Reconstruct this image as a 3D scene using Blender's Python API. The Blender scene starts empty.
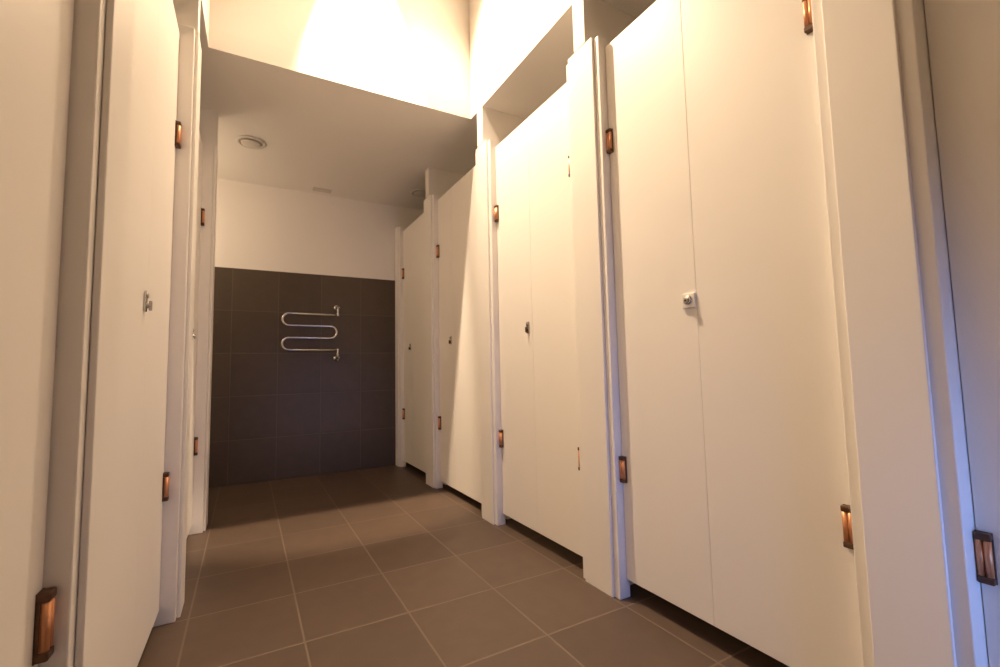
import bpy, bmesh, math
from mathutils import Vector, Matrix

U = 1.0 / 3.0                      # one wall tile (a third of a metre) is the working unit
COL = bpy.context.scene.collection
SC = bpy.context.scene

# ---------------------------------------------------------------- materials
def mat(name, col, rough=.5, metal=0., spec=.5, coat=0.):
    m = bpy.data.materials.new(name); m.use_nodes = True
    b = m.node_tree.nodes['Principled BSDF']
    b.inputs['Base Color'].default_value = (*col, 1)
    b.inputs['Roughness'].default_value = rough
    b.inputs['Metallic'].default_value = metal
    b.inputs['Specular IOR Level'].default_value = spec
    b.inputs['Coat Weight'].default_value = coat
    return m

def noisy(m, c1, c2, scale=(3, 3, 3), detail=4, bump=0., bscale=60):
    nt = m.node_tree; N = nt.nodes; L = nt.links
    b = N['Principled BSDF']
    tc = N.new('ShaderNodeTexCoord'); mp = N.new('ShaderNodeMapping')
    mp.inputs['Scale'].default_value = scale
    L.new(tc.outputs['Object'], mp.inputs['Vector'])
    nz = N.new('ShaderNodeTexNoise'); nz.inputs['Scale'].default_value = 1; nz.inputs['Detail'].default_value = detail
    L.new(mp.outputs['Vector'], nz.inputs['Vector'])
    mx = N.new('ShaderNodeMix'); mx.data_type = 'RGBA'
    mx.inputs[6].default_value = (*c1, 1); mx.inputs[7].default_value = (*c2, 1)
    L.new(nz.outputs['Fac'], mx.inputs[0]); L.new(mx.outputs[2], b.inputs['Base Color'])
    if bump:
        n2 = N.new('ShaderNodeTexNoise'); n2.inputs['Scale'].default_value = bscale; n2.inputs['Detail'].default_value = 3
        L.new(tc.outputs['Object'], n2.inputs['Vector'])
        bp = N.new('ShaderNodeBump'); bp.inputs['Strength'].default_value = bump; bp.inputs['Distance'].default_value = .002
        L.new(n2.outputs['Fac'], bp.inputs['Height']); L.new(bp.outputs['Normal'], b.inputs['Normal'])
    return m

def tiles(name, tile, grout, pitch, offset, plane, width, rough, var=.12, spec=.5, bump=.35):
    """square tiles laid on a grid: grout lines, a slightly different tone for each tile, faint mottling"""
    m = bpy.data.materials.new(name); m.use_nodes = True
    nt = m.node_tree; N = nt.nodes; L = nt.links; b = N['Principled BSDF']
    def math_(op, a, c=None, clamp=False):
        n = N.new('ShaderNodeMath'); n.operation = op; n.use_clamp = clamp
        for i, v in enumerate((a, c)):
            if v is None: continue
            if isinstance(v, (int, float)): n.inputs[i].default_value = v
            else: L.new(v, n.inputs[i])
        return n.outputs[0]
    tc = N.new('ShaderNodeTexCoord'); sp = N.new('ShaderNodeSeparateXYZ')
    L.new(tc.outputs['Object'], sp.inputs[0])
    ax = {'xy': ('X', 'Y'), 'xz': ('X', 'Z')}[plane]
    ds, cells = [], []
    for k in (0, 1):
        t = math_('DIVIDE', math_('SUBTRACT', sp.outputs[ax[k]], offset[k] * U), pitch[k] * U)
        fr = math_('FRACT', t); cells.append(math_('FLOOR', t))
        d = math_('MULTIPLY', math_('MINIMUM', fr, math_('SUBTRACT', 1., fr)), pitch[k] * U)
        ds.append(d)
    d = math_('MINIMUM', ds[0], ds[1])
    fac = N.new('ShaderNodeMapRange'); fac.inputs[1].default_value = width * .35; fac.inputs[2].default_value = width * .75
    L.new(d, fac.inputs[0])
    cb = N.new('ShaderNodeCombineXYZ'); L.new(cells[0], cb.inputs[0]); L.new(cells[1], cb.inputs[1])
    wn = N.new('ShaderNodeTexWhiteNoise'); L.new(cb.outputs[0], wn.inputs['Vector'])
    nz = N.new('ShaderNodeTexNoise'); nz.inputs['Scale'].default_value = 14; nz.inputs['Detail'].default_value = 8
    L.new(tc.outputs['Object'], nz.inputs['Vector'])
    v = math_('ADD', math_('MULTIPLY', math_('SUBTRACT', wn.outputs['Value'], .5), var),
              math_('MULTIPLY', math_('SUBTRACT', nz.outputs['Fac'], .5), var * 1.6))
    v = math_('ADD', v, 1.)
    hsv = N.new('ShaderNodeHueSaturation'); hsv.inputs['Color'].default_value = (*tile, 1); L.new(v, hsv.inputs['Value'])
    mx = N.new('ShaderNodeMix'); mx.data_type = 'RGBA'
    mx.inputs[6].default_value = (*grout, 1); L.new(hsv.outputs[0], mx.inputs[7])
    L.new(fac.outputs[0], mx.inputs[0]); L.new(mx.outputs[2], b.inputs['Base Color'])
    bp = N.new('ShaderNodeBump'); bp.inputs['Strength'].default_value = bump; bp.inputs['Distance'].default_value = .002
    L.new(fac.outputs[0], bp.inputs['Height']); L.new(bp.outputs['Normal'], b.inputs['Normal'])
    b.inputs['Roughness'].default_value = rough; b.inputs['Specular IOR Level'].default_value = spec
    return m

M = {}
M['paint'] = noisy(mat('cubicle_paint', (.86, .825, .78), .42, spec=.4), (.86, .825, .78), (.88, .85, .81), (2, 2, 2), 3, .04, 90)
M['wall'] = noisy(mat('wall_paint', (.80, .76, .71), .75, spec=.25), (.85, .81, .755), (.87, .835, .78), (2, 2, 2), 4, .06, 120)
M['ceil'] = noisy(mat('ceiling_paint', (.78, .75, .70), .8, spec=.2), (.84, .80, .745), (.86, .825, .77), (2, 2, 2), 4, .05, 120)
M['floor'] = tiles('floor_tiles', (.096, .065, .047), (.160, .117, .089), (1.0, 1.076), (.525, 6.970), 'xy', .0052, .45, .20, .4)
M['tile'] = tiles('wall_tiles', (.080, .057, .038), (.114, .085, .060), (.981, 1.0), (-.331, 0.), 'xz', .0050, .38, .16, .4)
M['copper'] = noisy(mat('copper_hinge', (.72, .33, .17), .42, .6), (.68, .30, .14), (.78, .39, .21), (60, 60, 12), 3)
M['dark'] = noisy(mat('dark_bronze', (.11, .055, .032), .45, .5), (.09, .045, .026), (.15, .08, .048), (60, 60, 60), 2)
M['chrome'] = noisy(mat('chrome', (.62, .60, .57), .22, 1.), (.60, .58, .55), (.67, .65, .62), (30, 30, 30), 2)
M['nickel'] = noisy(mat('brushed_nickel', (.46, .43, .40), .32, 1.), (.42, .39, .36), (.52, .49, .46), (40, 40, 40), 2)
M['plate'] = noisy(mat('satin_plate', (.80, .78, .74), .35, .35), (.78, .76, .72), (.83, .81, .78), (40, 40, 40), 2)
M['black'] = noisy(mat('dark_slot', (.02, .018, .016), .5), (.018, .016, .014), (.03, .026, .022), (40, 40, 40), 2)
M['plastic'] = noisy(mat('ivory_plastic', (.66, .62, .56), .5), (.64, .60, .54), (.69, .65, .59), (20, 20, 20), 2)

# ---------------------------------------------------------------- mesh helpers (working units in, metres out)
def box(bm, x0, x1, y0, y1, z0, z1, bev=0., mi=0, seg=2):
    t = bmesh.new()
    bmesh.ops.create_cube(t, size=1)
    for v in t.verts:
        v.co = Vector((x0 + (v.co.x + .5) * (x1 - x0), y0 + (v.co.y + .5) * (y1 - y0), z0 + (v.co.z + .5) * (z1 - z0)))
    if bev:
        bmesh.ops.bevel(t, geom=list(t.edges), offset=bev, segments=seg, profile=.5, affect='EDGES')
    for f in t.faces: f.material_index = mi
    merge(bm, t)

def merge(bm, t, mx=None):
    if mx is not None: bmesh.ops.transform(t, matrix=mx, verts=t.verts)
    me = bpy.data.meshes.new('tmp'); t.to_mesh(me); t.free(); bm.from_mesh(me); bpy.data.meshes.remove(me)

def cyl(bm, c, axis, r, length, seg=24, bev=0., r2=None, mi=0):
    """solid cylinder centred on c along axis"""
    t = bmesh.new()
    bmesh.ops.create_cone(t, cap_ends=True, segments=seg, radius1=r, radius2=r if r2 is None else r2, depth=length)
    if bev:
        e = [x for x in t.edges if abs(x.verts[0].co.z - x.verts[1].co.z) < 1e-6]
        bmesh.ops.bevel(t, geom=e, offset=bev, segments=2, profile=.5, affect='EDGES')
    for f in t.faces: f.material_index = mi; f.smooth = len(f.verts) == 4
    q = Vector((0, 0, 1)).rotation_difference(Vector(axis)).to_matrix().to_4x4()
    merge(bm, t, Matrix.Translation(Vector(c)) @ q)

def lathe(bm, prof, c, axis, seg=40):
    """revolve (radius, height) pairs round axis at c"""
    t = bmesh.new(); rings = []
    for r, h in prof:
        rings.append([t.verts.new((r * math.cos(2 * math.pi * k / seg), r * math.sin(2 * math.pi * k / seg), h)) for k in range(seg)])
    for a, b in zip(rings, rings[1:]):
        for k in range(seg):
            f = t.faces.new((a[k], a[(k + 1) % seg], b[(k + 1) % seg], b[k])); f.smooth = True
    t.faces.new(rings[0][::-1]); t.faces.new(rings[-1])
    bmesh.ops.recalc_face_normals(t, faces=t.faces)
    q = Vector((0, 0, 1)).rotation_difference(Vector(axis)).to_matrix().to_4x4()
    merge(bm, t, Matrix.Translation(Vector(c)) @ q)

def tube(bm, pts, r, seg=14):
    t = bmesh.new(); pts = [Vector(p) for p in pts]; rings = []
    up = None
    for i, p in enumerate(pts):
        d = (pts[min(i + 1, len(pts) - 1)] - pts[max(i - 1, 0)]).normalized()
        if up is None:
            up = d.orthogonal().normalized()
        up = (up - d * up.dot(d)).normalized(); s = d.cross(up)
        rings.append([t.verts.new(p + r * (up * math.cos(2 * math.pi * k / seg) + s * math.sin(2 * math.pi * k / seg))) for k in range(seg)])
    for a, b in zip(rings, rings[1:]):
        for k in range(seg):
            f = t.faces.new((a[k], a[(k + 1) % seg], b[(k + 1) % seg], b[k])); f.smooth = True
    t.faces.new(rings[0][::-1]); t.faces.new(rings[-1])
    bmesh.ops.recalc_face_normals(t, faces=t.faces)
    merge(bm, t)

def obj(name, bm, m, parent=None):
    for v in bm.verts: v.co *= U
    me = bpy.data.meshes.new(name); bm.to_mesh(me); bm.free()
    for x in (m if isinstance(m, (list, tuple)) else [m]): me.materials.append(x)
    o = bpy.data.objects.new(name, me); COL.objects.link(o)
    if parent: o.parent = parent
    return o

def struct(name, bm, m):
    o = obj(name, bm, m); o['kind'] = 'structure'; return o

def thing(name, label, cat, loc=(0, 0, 0), rz=0., group=None):
    o = bpy.data.objects.new(name, None); COL.objects.link(o)
    o.location = Vector(loc) * U; o.rotation_euler = (0, 0, rz); o.empty_display_size = .1
    o['label'] = label; o['category'] = cat; o['kind'] = 'thing'
    if group: o['group'] = group
    return o

# ---------------------------------------------------------------- measurements
XR = 3.529                          # right hand cubicle line (face boards)
DEP = .135                          # how far the doors sit behind the face boards
ZP = 6.45                           # top of the posts
ZT = 6.31                  # door leaf bottom and top
ZC = 7.115                          # low soffit
ZV = 13.5                           # ceiling of the tall central void
YB, YK = 12.234, 7.27               # tiled end wall, bulkhead
YF = -1.35                           # wall behind the photographer
XO_R, XO_L = 7.4, -4.4              # backs of the cubicles

# posts on the right: near edge, far edge
PR = [(-1.62, -1.18), (1.138, 1.535), (3.94, 4.40), (6.69, 7.10), (9.40, 9.87), (11.97, YB - .004)]
# posts on the left: near edge, far edge, face x
PL = [(-.30, .15, -.715), (2.85, 3.29, -.627), (5.97, 6.34, -.555), (8.95, 9.38, -.53), (11.93, YB - .004, -.465)]

# ---------------------------------------------------------------- setting
bm = bmesh.new(); box(bm, XO_L - .3, XO_R + .3, YF - .3, YB + .3, -.3, 0); struct('floor', bm, M['floor'])
# end wall: painted, with a tiled field five courses high
bm = bmesh.new(); box(bm, XO_L - .3, XO_R + .3, YB + .02, YB + .4, 0, ZC + .3); struct('wall_back', bm, M['wall'])
bm = bmesh.new(); box(bm, XO_L, XO_R, YB, YB + .019, 0.001, 5.0, .004, seg=1); struct('wall_back_tiles', bm, M['tile'])
bm = bmesh.new(); box(bm, XO_R, XO_R + .3, YF, YB + .02, 0, ZC); struct('wall_right', bm, M['wall'])
bm = bmesh.new(); box(bm, XO_L - .3, XO_L, YF, YB + .02, 0, ZC); struct('wall_left', bm, M['wall'])

def xl_head(y): return -.627 + .0157 * (y - 2.85)
# low soffit over both rows of cubicles and over the far end, as one horseshoe
bm = bmesh.new()
def slab(bm, pts, z0, z1):
    a = [bm.verts.new((x, y, z0)) for x, y in pts]; b = [bm.verts.new((x, y, z1)) for x, y in pts]
    n = len(pts)
    bm.faces.new(a[::-1]); bm.faces.new(b)
    for k in range(n): bm.faces.new((a[k], a[(k + 1) % n], b[(k + 1) % n], b[k]))
    bmesh.ops.recalc_face_normals(bm, faces=bm.faces)
slab(bm, [(XO_L - .3, YF), (xl_head(YF), YF), (xl_head(YK), YK), (XR, YK), (XR, YF), (XO_R + .3, YF), (XO_R + .3, YB + .02), (XO_L - .3, YB + .02)], ZC, ZC + .3)
struct('ceiling', bm, M['ceil'])
# upper walls of the void, standing on the soffit edge
bm = bmesh.new(); slab(bm, [(xl_head(YF) - .3, YF), (xl_head(YF), YF), (xl_head(YK), YK), (xl_head(YK) - .3, YK)], ZC + .3, ZV)
slab(bm, [(xl_head(YF) - .3, YF), (xl_head(YF), YF), (xl_head(YK), YK), (xl_head(YK) - .3, YK)], ZC + .3, ZC + .3001); struct('wall_left_upper', bm, M['wall'])
bm = bmesh.new(); slab(bm, [(XR, YF), (XR + .3, YF), (XR + .3, YK), (XR, YK)], ZC + .3, ZV); struct('wall_right_upper', bm, M['wall'])
bm = bmesh.new(); slab(bm, [(xl_head(YK) - .3, YK), (XR + .3, YK), (XR + .3, YK + .3), (xl_head(YK) - .3, YK + .3)], ZC + .3, ZV); struct('wall_bulkhead', bm, M['wall'])
bm = bmesh.new(); box(bm, xl_head(YF) - .4, XR + .4, YF - .3, YK + .4, ZV, ZV + .3); struct('ceiling_upper', bm, M['ceil'])
# wall behind the photographer, with a tall window opening
WX0, WX1, WZ0, WZ1 = 2.55, 3.45, .2, 2.4
bm = bmesh.new()
box(bm, XO_L - .3, WX0, YF - .3, YF, 0, ZC); box(bm, WX1, XO_R + .3, YF - .3, YF, 0, ZC)
box(bm, WX0, WX1, YF - .3, YF, 0, WZ0); box(bm, WX0, WX1, YF - .3, YF, WZ1, ZC)
box(bm, XO_L - .3, XO_R + .3, YF - .3, YF, ZC, ZV); struct('wall_front', bm, M['tile'])
bm = bmesh.new()
for a, b, c, d in ((WX0, WX0 + .1, WZ0, WZ1), (WX1 - .1, WX1, WZ0, WZ1), (WX0 + .1, WX1 - .1, WZ0, WZ0 + .1), (WX0 + .1, WX1 - .1, WZ1 - .1, WZ1)):
    box(bm, a, b, YF - .22, YF - .08, c, d, .01)
struct('window_1', bm, M['paint'])
# partitions between the cubicles: the pier over each post and the wall behind it
def partition(name, xf, xb, y0, y1):
    bm = bmesh.new(); s = 1 if xb > xf else -1; d = s * .32
    prof = [(xf, ZP + .012), (xf, ZC), (xb, ZC), (xb, 0), (xf + d, 0), (xf + d, ZP + .012)]
    a = [bm.verts.new((x, y0, z)) for x, z in prof]; b = [bm.verts.new((x, y1, z)) for x, z in prof]
    bm.faces.new(a); bm.faces.new(b)
    for k in range(6): bm.faces.new((a[k], a[(k + 1) % 6], b[(k + 1) % 6], b[k]))
    bmesh.ops.recalc_face_normals(bm, faces=bm.faces)
    return struct(name, bm, M['wall'])
for (p, f) in PR[:-1]: partition('wall_right_partition', XR, XO_R, p + .12, p + .33)
for (p, f, x) in PL[:-1]: partition('wall_left_partition', xl_head(p), XO_L, p + .12, p + .33)
# plain front closing each row behind the photographer
bm = bmesh.new(); box(bm, XR, XR + .26, YF, -.35, 0, ZC); struct('wall_right_front', bm, M['wall'])
bm = bmesh.new(); slab(bm, [(-1.05, YF), (-.86, YF), (-.80, 1.30), (-.99, 1.30)], 0, ZC); struct('wall_left_front', bm, M['wall'])

# ---------------------------------------------------------------- cubicle posts
def post(p, f, xf, side, label, end=False, dep=None):
    """side +1: right hand row (doors behind at larger x); -1: left hand row. Local origin at the foot of the post, front at x = 0"""
    t = thing('cubicle_post', label, 'post', (xf, p, 0), 0., 'white posts between the cubicle doors')
    w = f - p; s = side
    def bx(bm, a, b, *r, **k):
        box(bm, min(s * a, s * b), max(s * a, s * b), *r, **k)
    bm = bmesh.new(); bx(bm, 0, .032, 0, w, 0, ZP, bev=.007); obj('face_board', bm, M['paint'], t)
    bm = bmesh.new(); bx(bm, .034, dep or (.185 if s > 0 else .235), -.08, w if end else w + .08, 0, ZP - .02, bev=.008); obj('jamb', bm, M['paint'], t)
    return t

RP_LAB = ['x',
    'white cubicle post at far right of the picture, beside the nearest right door',
    'white cubicle post between the leaf with the square lock and the leaf with dark slits',
    'white cubicle post under the pier at the right end of the bulkhead',
    'narrow white cubicle post under the low ceiling, between the two farthest right cubicles',
    'slim white post against the right end of the dark tiled wall']
for k, (p, f) in enumerate(PR):
    if k: post(p, f, XR, 1, RP_LAB[k], k == 5, .25 if k == 1 else None)
LP_LAB = ['x',
    'wide white post nearest on the left, with a lilac-shaded side',
    'white left-hand post reaching the floor beside the second copper hinges on the left',
    'white left-hand post directly left of the dark tiled wall',
    'white left-hand post at the far corner against the tiled wall, hidden behind nearer posts']
for k, (p, f, x) in enumerate(PL):
    if k in (1, 2, 3): post(p, f, x, -1, LP_LAB[k])

# ---------------------------------------------------------------- door leaves
HZ = (1.378, 5.125)
def make_hinge(t, y, z, side):
    """upright twin-barrel hinge on the edge of the leaf, dark caps above and below"""
    a = lambda d0, d1: sorted((-side * d0, -side * d1))
    bm = bmesh.new()
    for d in (-.0175, .0175):
        cyl(bm, (-side * .030, y + d, z), (0, 0, 1), .0175, .20, 20)
    x0, x1 = a(.001, .030); box(bm, x0, x1, y - .030, y + .030, z - .10, z + .10)
    h = obj('hinge', bm, M['copper'], t)
    for zz in (.121, -.121):
        bm = bmesh.new(); x0, x1 = a(.001, .0485)
        box(bm, x0, x1, y - .0362, y + .0362, z + zz - .0205, z + zz + .0205, .008)
        obj('hinge_cap', bm, M['dark'], h)
    bm = bmesh.new(); x0, x1 = a(.001, .016)
    for d in (-.0335, .0335): box(bm, x0, x1, y + d - .003, y + d + .003, z - .10, z + .10)
    box(bm, *a(.0005, .006), y - .0365, y + .0365, z - .142, z + .142); obj('back_plate', bm, M['dark'], h)

def make_lock(t, y, z, side, kind):
    s = -side                        # towards the corridor
    bm = bmesh.new()
    if kind == 'square':
        a, b = sorted((0, s * .022)); box(bm, a, b, y - .072, y + .072, z - .072, z + .072, .008)
        lk = obj('lock_plate', bm, M['plate'], t)
        bm = bmesh.new()
        lathe(bm, [(.046, 0), (.046, .012), (.034, .020), (.030, .020)], (s * .0221, y, z + .005), (s, 0, 0))
        obj('lock_ring', bm, M['chrome'], lk)
        bm = bmesh.new()
        lathe(bm, [(.020, 0), (.022, .006), (.027, .009), (.027, .015), (.022, .019)], (s * .042, y, z), (s, 0, 0))
        obj('knob', bm, M['nickel'], lk)
        bm = bmesh.new(); cyl(bm, (s * .0625, y, z), (s, 0, 0), .011, .004, 16); obj('keyhole', bm, M['black'], lk)
    else:
        a, b = sorted((0, s * .016)); box(bm, a, b, y - .038, y + .038, z - .085, z + .085, .012)
        lk = obj('lock_plate', bm, M['nickel'] if kind == 'oval' else M['chrome'], t)
        bm = bmesh.new(); lathe(bm, [(.024, 0), (.024, .008), (.016, .012)], (s * .0161, y, z + .048), (s, 0, 0)); obj('lock_indicator', bm, M['chrome'] if kind == 'oval' else M['nickel'], lk)
        bm = bmesh.new(); lathe(bm, [(.024, 0), (.020, .01), (.018, .022), (.014, .026)], (s * .0161, y, z - .035), (s, 0, 0))
        a, b = sorted((s * .030, s * .052)); box(bm, a, b, y - .012, y + .012, z - .075, z + .004, .006)
        obj('thumb_turn', bm, M['dark'] if kind == 'oval' else M['nickel'], lk)

def leaf(xa, ya, xb, yb, side, label, hinge_at, lock=None, lock_z=3.118, lock_in=.085, dz=0., zb=.148):
    """door leaf running from (xa, ya) near to (xb, yb) far; hinges at the 'near' or 'far' edge; local y runs along the leaf"""
    L_ = math.hypot(xb - xa, yb - ya); ang = -math.atan2(xb - xa, yb - ya)
    t = thing('cubicle_door_leaf', label, 'door', (xa, ya, zb), ang, 'white cubicle door leaves')
    bm = bmesh.new(); a, b = sorted((0, side * .05))
    box(bm, a, b, .0008, L_ - .0008, 0, ZT - zb, .004); obj('door_panel', bm, M['paint'], t)
    y = L_ - .034 if hinge_at == 'far' else .034
    for z in HZ: make_hinge(t, y, z + (dz if z < 2 else 0) - zb, side)
    if lock:
        y = L_ - lock_in if hinge_at == 'near' else lock_in
        make_lock(t, y, lock_z - zb, side, lock)
    return t

XD = XR + DEP
def rdoor(p_far, f_near, seam, lab_far, lab_near, lock, li=.085, gap=.085, zb=.148):
    leaf(XD, seam + .0004, XD, p_far - .084, 1, lab_far, 'far', lock, lock_in=li, zb=zb)
    leaf(XD, f_near + gap, XD, seam - .0004, 1, lab_near, 'near', zb=zb)
rdoor(3.94, 1.535, 2.79, 'white door leaf with the square lock plate, near right',
      'widest white door leaf, between the square lock and the large right copper hinges', 'square', .076, .095, .198)
rdoor(6.69, 4.40, 5.59, 'white door leaf with a small dark lock, left of the leaf with slits',
      'brightest white door leaf with two thin dark slits along its right edge', 'oval', .12, .108, .178)
rdoor(9.40, 7.10, 8.53, 'white door leaf beyond the bulkhead pier, left of the triangle of lamplight',
      'white door leaf with a tall triangle of lamplight on it', 'oval', .12)
rdoor(11.97, 9.87, 11.2, 'narrow white door leaf beside the tiled wall, farthest on the right',
      'white door leaf left of the narrow post, second nearest the tiled wall on the right', 'oval', .1)
leaf(XR + .20, -.30, XR + .20, 1.138 - .084, 1, 'white door leaf cut by the right edge of the picture', 'far')

XLD = [PL[0][2] - .135, PL[1][2] - .125, PL[2][2] - .170, PL[3][2] - .18, PL[4][2] - .18]
def lerp(k, y):                       # door line between post k and post k + 1 of the left row
    y0, y1 = PL[k][0], PL[k + 1][0]
    return XLD[k] + (XLD[k + 1] - XLD[k]) * (y - y0) / (y1 - y0)
def ldoor(k, seam, lab_far, lab_near, lock):
    y1 = PL[k + 1][0] - .084; y0 = PL[k][1] + .085
    leaf(lerp(k, seam), seam + .0004, lerp(k, y1), y1, -1, lab_far, 'far', dz=.085 if k == 0 else 0.)
    if lab_near: leaf(lerp(k, y0), y0, lerp(k, seam), seam - .0004, -1, lab_near, 'near', lock, lock_in=.12)
ldoor(0, 1.50, 'white door leaf cut by the left edge of the picture', None, None)
ldoor(1, 4.72, 'white left-hand door leaf hung on the second copper hinges, right of the large lock',
      'white left-hand door leaf carrying the larger chrome lock', 'tall')
ldoor(2, 8.1, 'slim white left-hand door leaf beside the copper hinges nearest the tiled wall',
      'foreshortened white left-hand door leaf with the small far lock', 'tall')

# ---------------------------------------------------------------- towel rail on the tiled wall
t = thing('towel_rail', 'chrome serpentine towel rail on the dark tiled wall', 'towel rail', (1.4, YB - .2, 3.5))
zs = [.455, .163, -.137, -.432]; xL, xR, R_ = -.525, .425, .1475
pts = [(.60, 0, zs[0]), (xL, 0, zs[0])]
def arc(cx, cz, sgn, n=14, r=R_):
    return [(cx + sgn * r * math.sin(math.pi * k / n), 0, cz + r * math.cos(math.pi * k / n)) for k in range(1, n)]
pts += arc(xL, (zs[0] + zs[1]) / 2, -1) + [(xL, 0, zs[1]), (xR, 0, zs[1])]
pts += arc(xR, (zs[1] + zs[2]) / 2, 1) + [(xR, 0, zs[2]), (xL, 0, zs[2])]
pts += arc(xL, (zs[2] + zs[3]) / 2, -1) + [(xL, 0, zs[3]), (.60, 0, zs[3])]
bm = bmesh.new(); tube(bm, pts, .031); obj('rail_pipe', bm, M['chrome'], t)
for s, z in ((1, zs[0]), (-1, zs[3])):
    bm = bmesh.new()
    tube(bm, [(.60, 0, z - s * .03), (.60, 0, z + s * .10), (.60, .006, z + s * .16), (.60, .03, z + s * .195), (.60, .07, z + s * .21), (.60, .165, z + s * .21)], .027)
    cyl(bm, (.60, 0, z + s * .005), (0, 0, 1), .036, .07, 18, .006)
    cyl(bm, (.60, 0, z + s * .12), (0, 0, 1), .034, .05, 18, .006)
    v = obj('valve', bm, M['chrome'], t)
    bm = bmesh.new(); lathe(bm, [(.028, 0), (.030, .02), (.046, .032), (.068, .040), (.070, .046)][::1], (.60, .152, z + s * .21), (0, 1, 0)); obj('wall_flange', bm, M['chrome'], v)
    bm = bmesh.new(); cyl(bm, (.634, .01, z + s * .19), (1, 0, 0), .026, .03, 16, .006); obj('valve_cap', bm, M['chrome'], v)

# ---------------------------------------------------------------- ceiling fittings
def vent(x, y, r, label):
    t = thing('ceiling_vent', label, 'vent', (x, y, ZC), 0., 'round ceiling vents')
    bm = bmesh.new(); lathe(bm, [(r * .80, 0), (r, -.006), (r, -.012), (r * .92, -.030), (r * .80, -.034), (r * .74, -.026), (r * .72, -.004)], (0, 0, 0), (0, 0, 1)); obj('vent_ring', bm, M['plastic'], t)
    bm = bmesh.new(); lathe(bm, [(r * .10, -.004), (r * .10, -.03), (r * .56, -.030), (r * .66, -.036), (r * .67, -.044), (r * .60, -.054), (r * .02, -.060)], (0, 0, 0), (0, 0, 1)); obj('vent_disc', bm, M['plastic'], t)
vent(-.01, 10.0, .27, 'round vent on the low ceiling at left, above the tiled wall')
vent(3.86, 11.0, .27, 'round ceiling vent half hidden by the narrow right-hand pier')
t = thing('ceiling_plate', 'small rectangular cover plate on the low ceiling near the end wall', 'cover plate', (1.58, 11.93, ZC))
bm = bmesh.new(); box(bm, -.22, .22, -.10, .10, -.024, 0, .006); obj('cover', bm, M['plastic'], t)
bm = bmesh.new()
lathe(bm, [(.014, 0), (.014, -.004), (.008, -.007)], (.17, 0, -.024), (0, 0, 1), 14)
obj('screw', bm, M['nickel'], t)
bm = bmesh.new(); lathe(bm, [(.014, 0), (.014, -.004), (.008, -.007)], (-.17, 0, -.024), (0, 0, 1), 14)
obj('screw', bm, M['nickel'], t)

# ---------------------------------------------------------------- light
def aim(o, to):
    o.rotation_euler = (Vector(to) * U - o.location).to_track_quat('-Z', 'Y').to_euler()
def spot(name, loc, to, power, deg, blend, col, size):
    l = bpy.data.lights.new(name, 'SPOT'); l.energy = power; l.spot_size = math.radians(deg); l.spot_blend = blend
    l.color = col; l.shadow_soft_size = size * U
    o = bpy.data.objects.new(name, l); COL.objects.link(o); o.location = Vector(loc) * U; aim(o, to); return o
def point(name, loc, power, col, size):
    l = bpy.data.lights.new(name, 'POINT'); l.energy = power; l.color = col; l.shadow_soft_size = size * U
    o = bpy.data.objects.new(name, l); COL.objects.link(o); o.location = Vector(loc) * U; return o
WARM = (1., .755, .515)
# wall washer high on the bulkhead: its cone gives the streak, the lit band of floor and the triangle on the far door
spot('wall_washer_lamp', (1.6, 6.62, 9.85), (1.6, 6.62 + .466, 8.85), 500, 50, .35, WARM, .05)
# two spots of the same fitting, turned to the two rows of doors
spot('row_lamp', (1.7, 6.52, 10.25), (3.6, 4.9, 5.6), 445, 86, 1., WARM, .10)
spot('row_lamp', (1.6, 6.52, 10.25), (-.6, 5.4, 5.6), 165, 64, 1., WARM, .10)
spot('bulkhead_fill', (1.65, 3.0, 12.0), (1.5, YK, 9.2), 115, 42, 1., WARM, .10)  # unseen warm fill added to lift the whole bulkhead face
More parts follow.
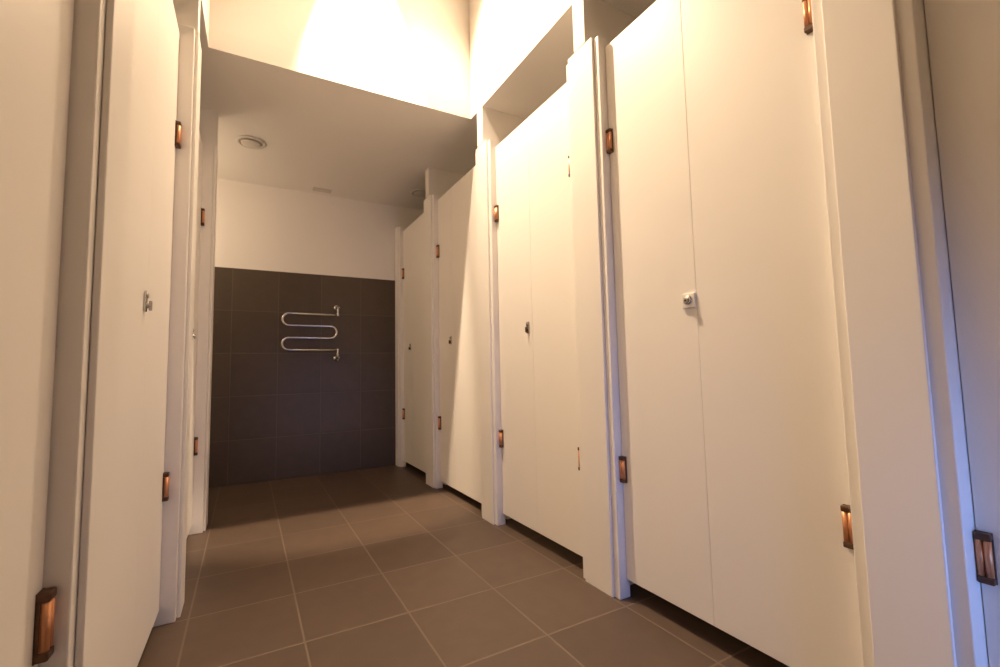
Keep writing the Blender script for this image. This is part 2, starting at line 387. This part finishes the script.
# unseen fills added: a weak one high in the void, small ones in cubicles
point('void_fill', (1.5, -.3, 12.6), 8, WARM, .4)
for x, y, p in ((5.4, 5.6, 3.0), (5.4, 2.9, 1.0), (5.4, 8.3, 1.6), (-2.4, 4.7, 2.4), (-2.4, 7.7, 2.0)):
    spot('cubicle_fill_up', (x, y, 4.2), (x, y, 9.), p, 130, .8, WARM, .2)
# added fill in the farthest left cubicle, door leaves left out to pass it
point('far_cubicle_fill', (-2.0, 10.7, 5.6), 9.5, WARM, .45)
# daylight from the low window behind the photographer
l = bpy.data.lights.new('window_daylight', 'AREA'); l.shape = 'RECTANGLE'; l.size = (WX1 - WX0 - .2) * U; l.size_y = (WZ1 - WZ0 - .2) * U
l.spread = math.radians(85); l.energy = 2.0; l.color = (.17, .37, 1.)
o = bpy.data.objects.new('window_daylight', l); COL.objects.link(o); o.location = Vector(((WX0 + WX1) / 2, YF - .1, (WZ0 + WZ1) / 2)) * U
aim(o, ((WX0 + WX1) / 2, 5, (WZ0 + WZ1) / 2))

w = bpy.data.worlds.new('world'); SC.world = w; w.use_nodes = True
bg = w.node_tree.nodes['Background']; bg.inputs[0].default_value = (.45, .6, 1., 1); bg.inputs[1].default_value = .25

# ---------------------------------------------------------------- camera
cam = bpy.data.cameras.new('camera'); cam.sensor_width = 36; cam.lens = 455.09 / 1000 * 36; cam.clip_start = .02
co = bpy.data.objects.new('camera', cam); COL.objects.link(co)
yaw, pitch, roll = -.5081, .0772, -.0209
cy, sy, cp, sp = math.cos(yaw), math.sin(yaw), math.cos(pitch), math.sin(pitch)
fwd = Vector((-sy * cp, cy * cp, sp)); rt = Vector((cy, sy, 0)); up = rt.cross(fwd)
c, s = math.cos(roll), math.sin(roll)
r2 = c * rt + s * up; u2 = -s * rt + c * up
co.matrix_world = Matrix((( r2.x, u2.x, -fwd.x, 0), (r2.y, u2.y, -fwd.y, 0), (r2.z, u2.z, -fwd.z, 2.5119 * U), (0, 0, 0, 1)))
SC.camera = co

SC.view_settings.view_transform = 'Standard'; SC.view_settings.look = 'None'
SC.view_settings.gamma = 1; SC.view_settings.use_curve_mapping = False
SC.view_settings.exposure = 0.
SC.cycles.use_denoising = True
SC.cycles.max_bounces = 10; SC.cycles.diffuse_bounces = 8
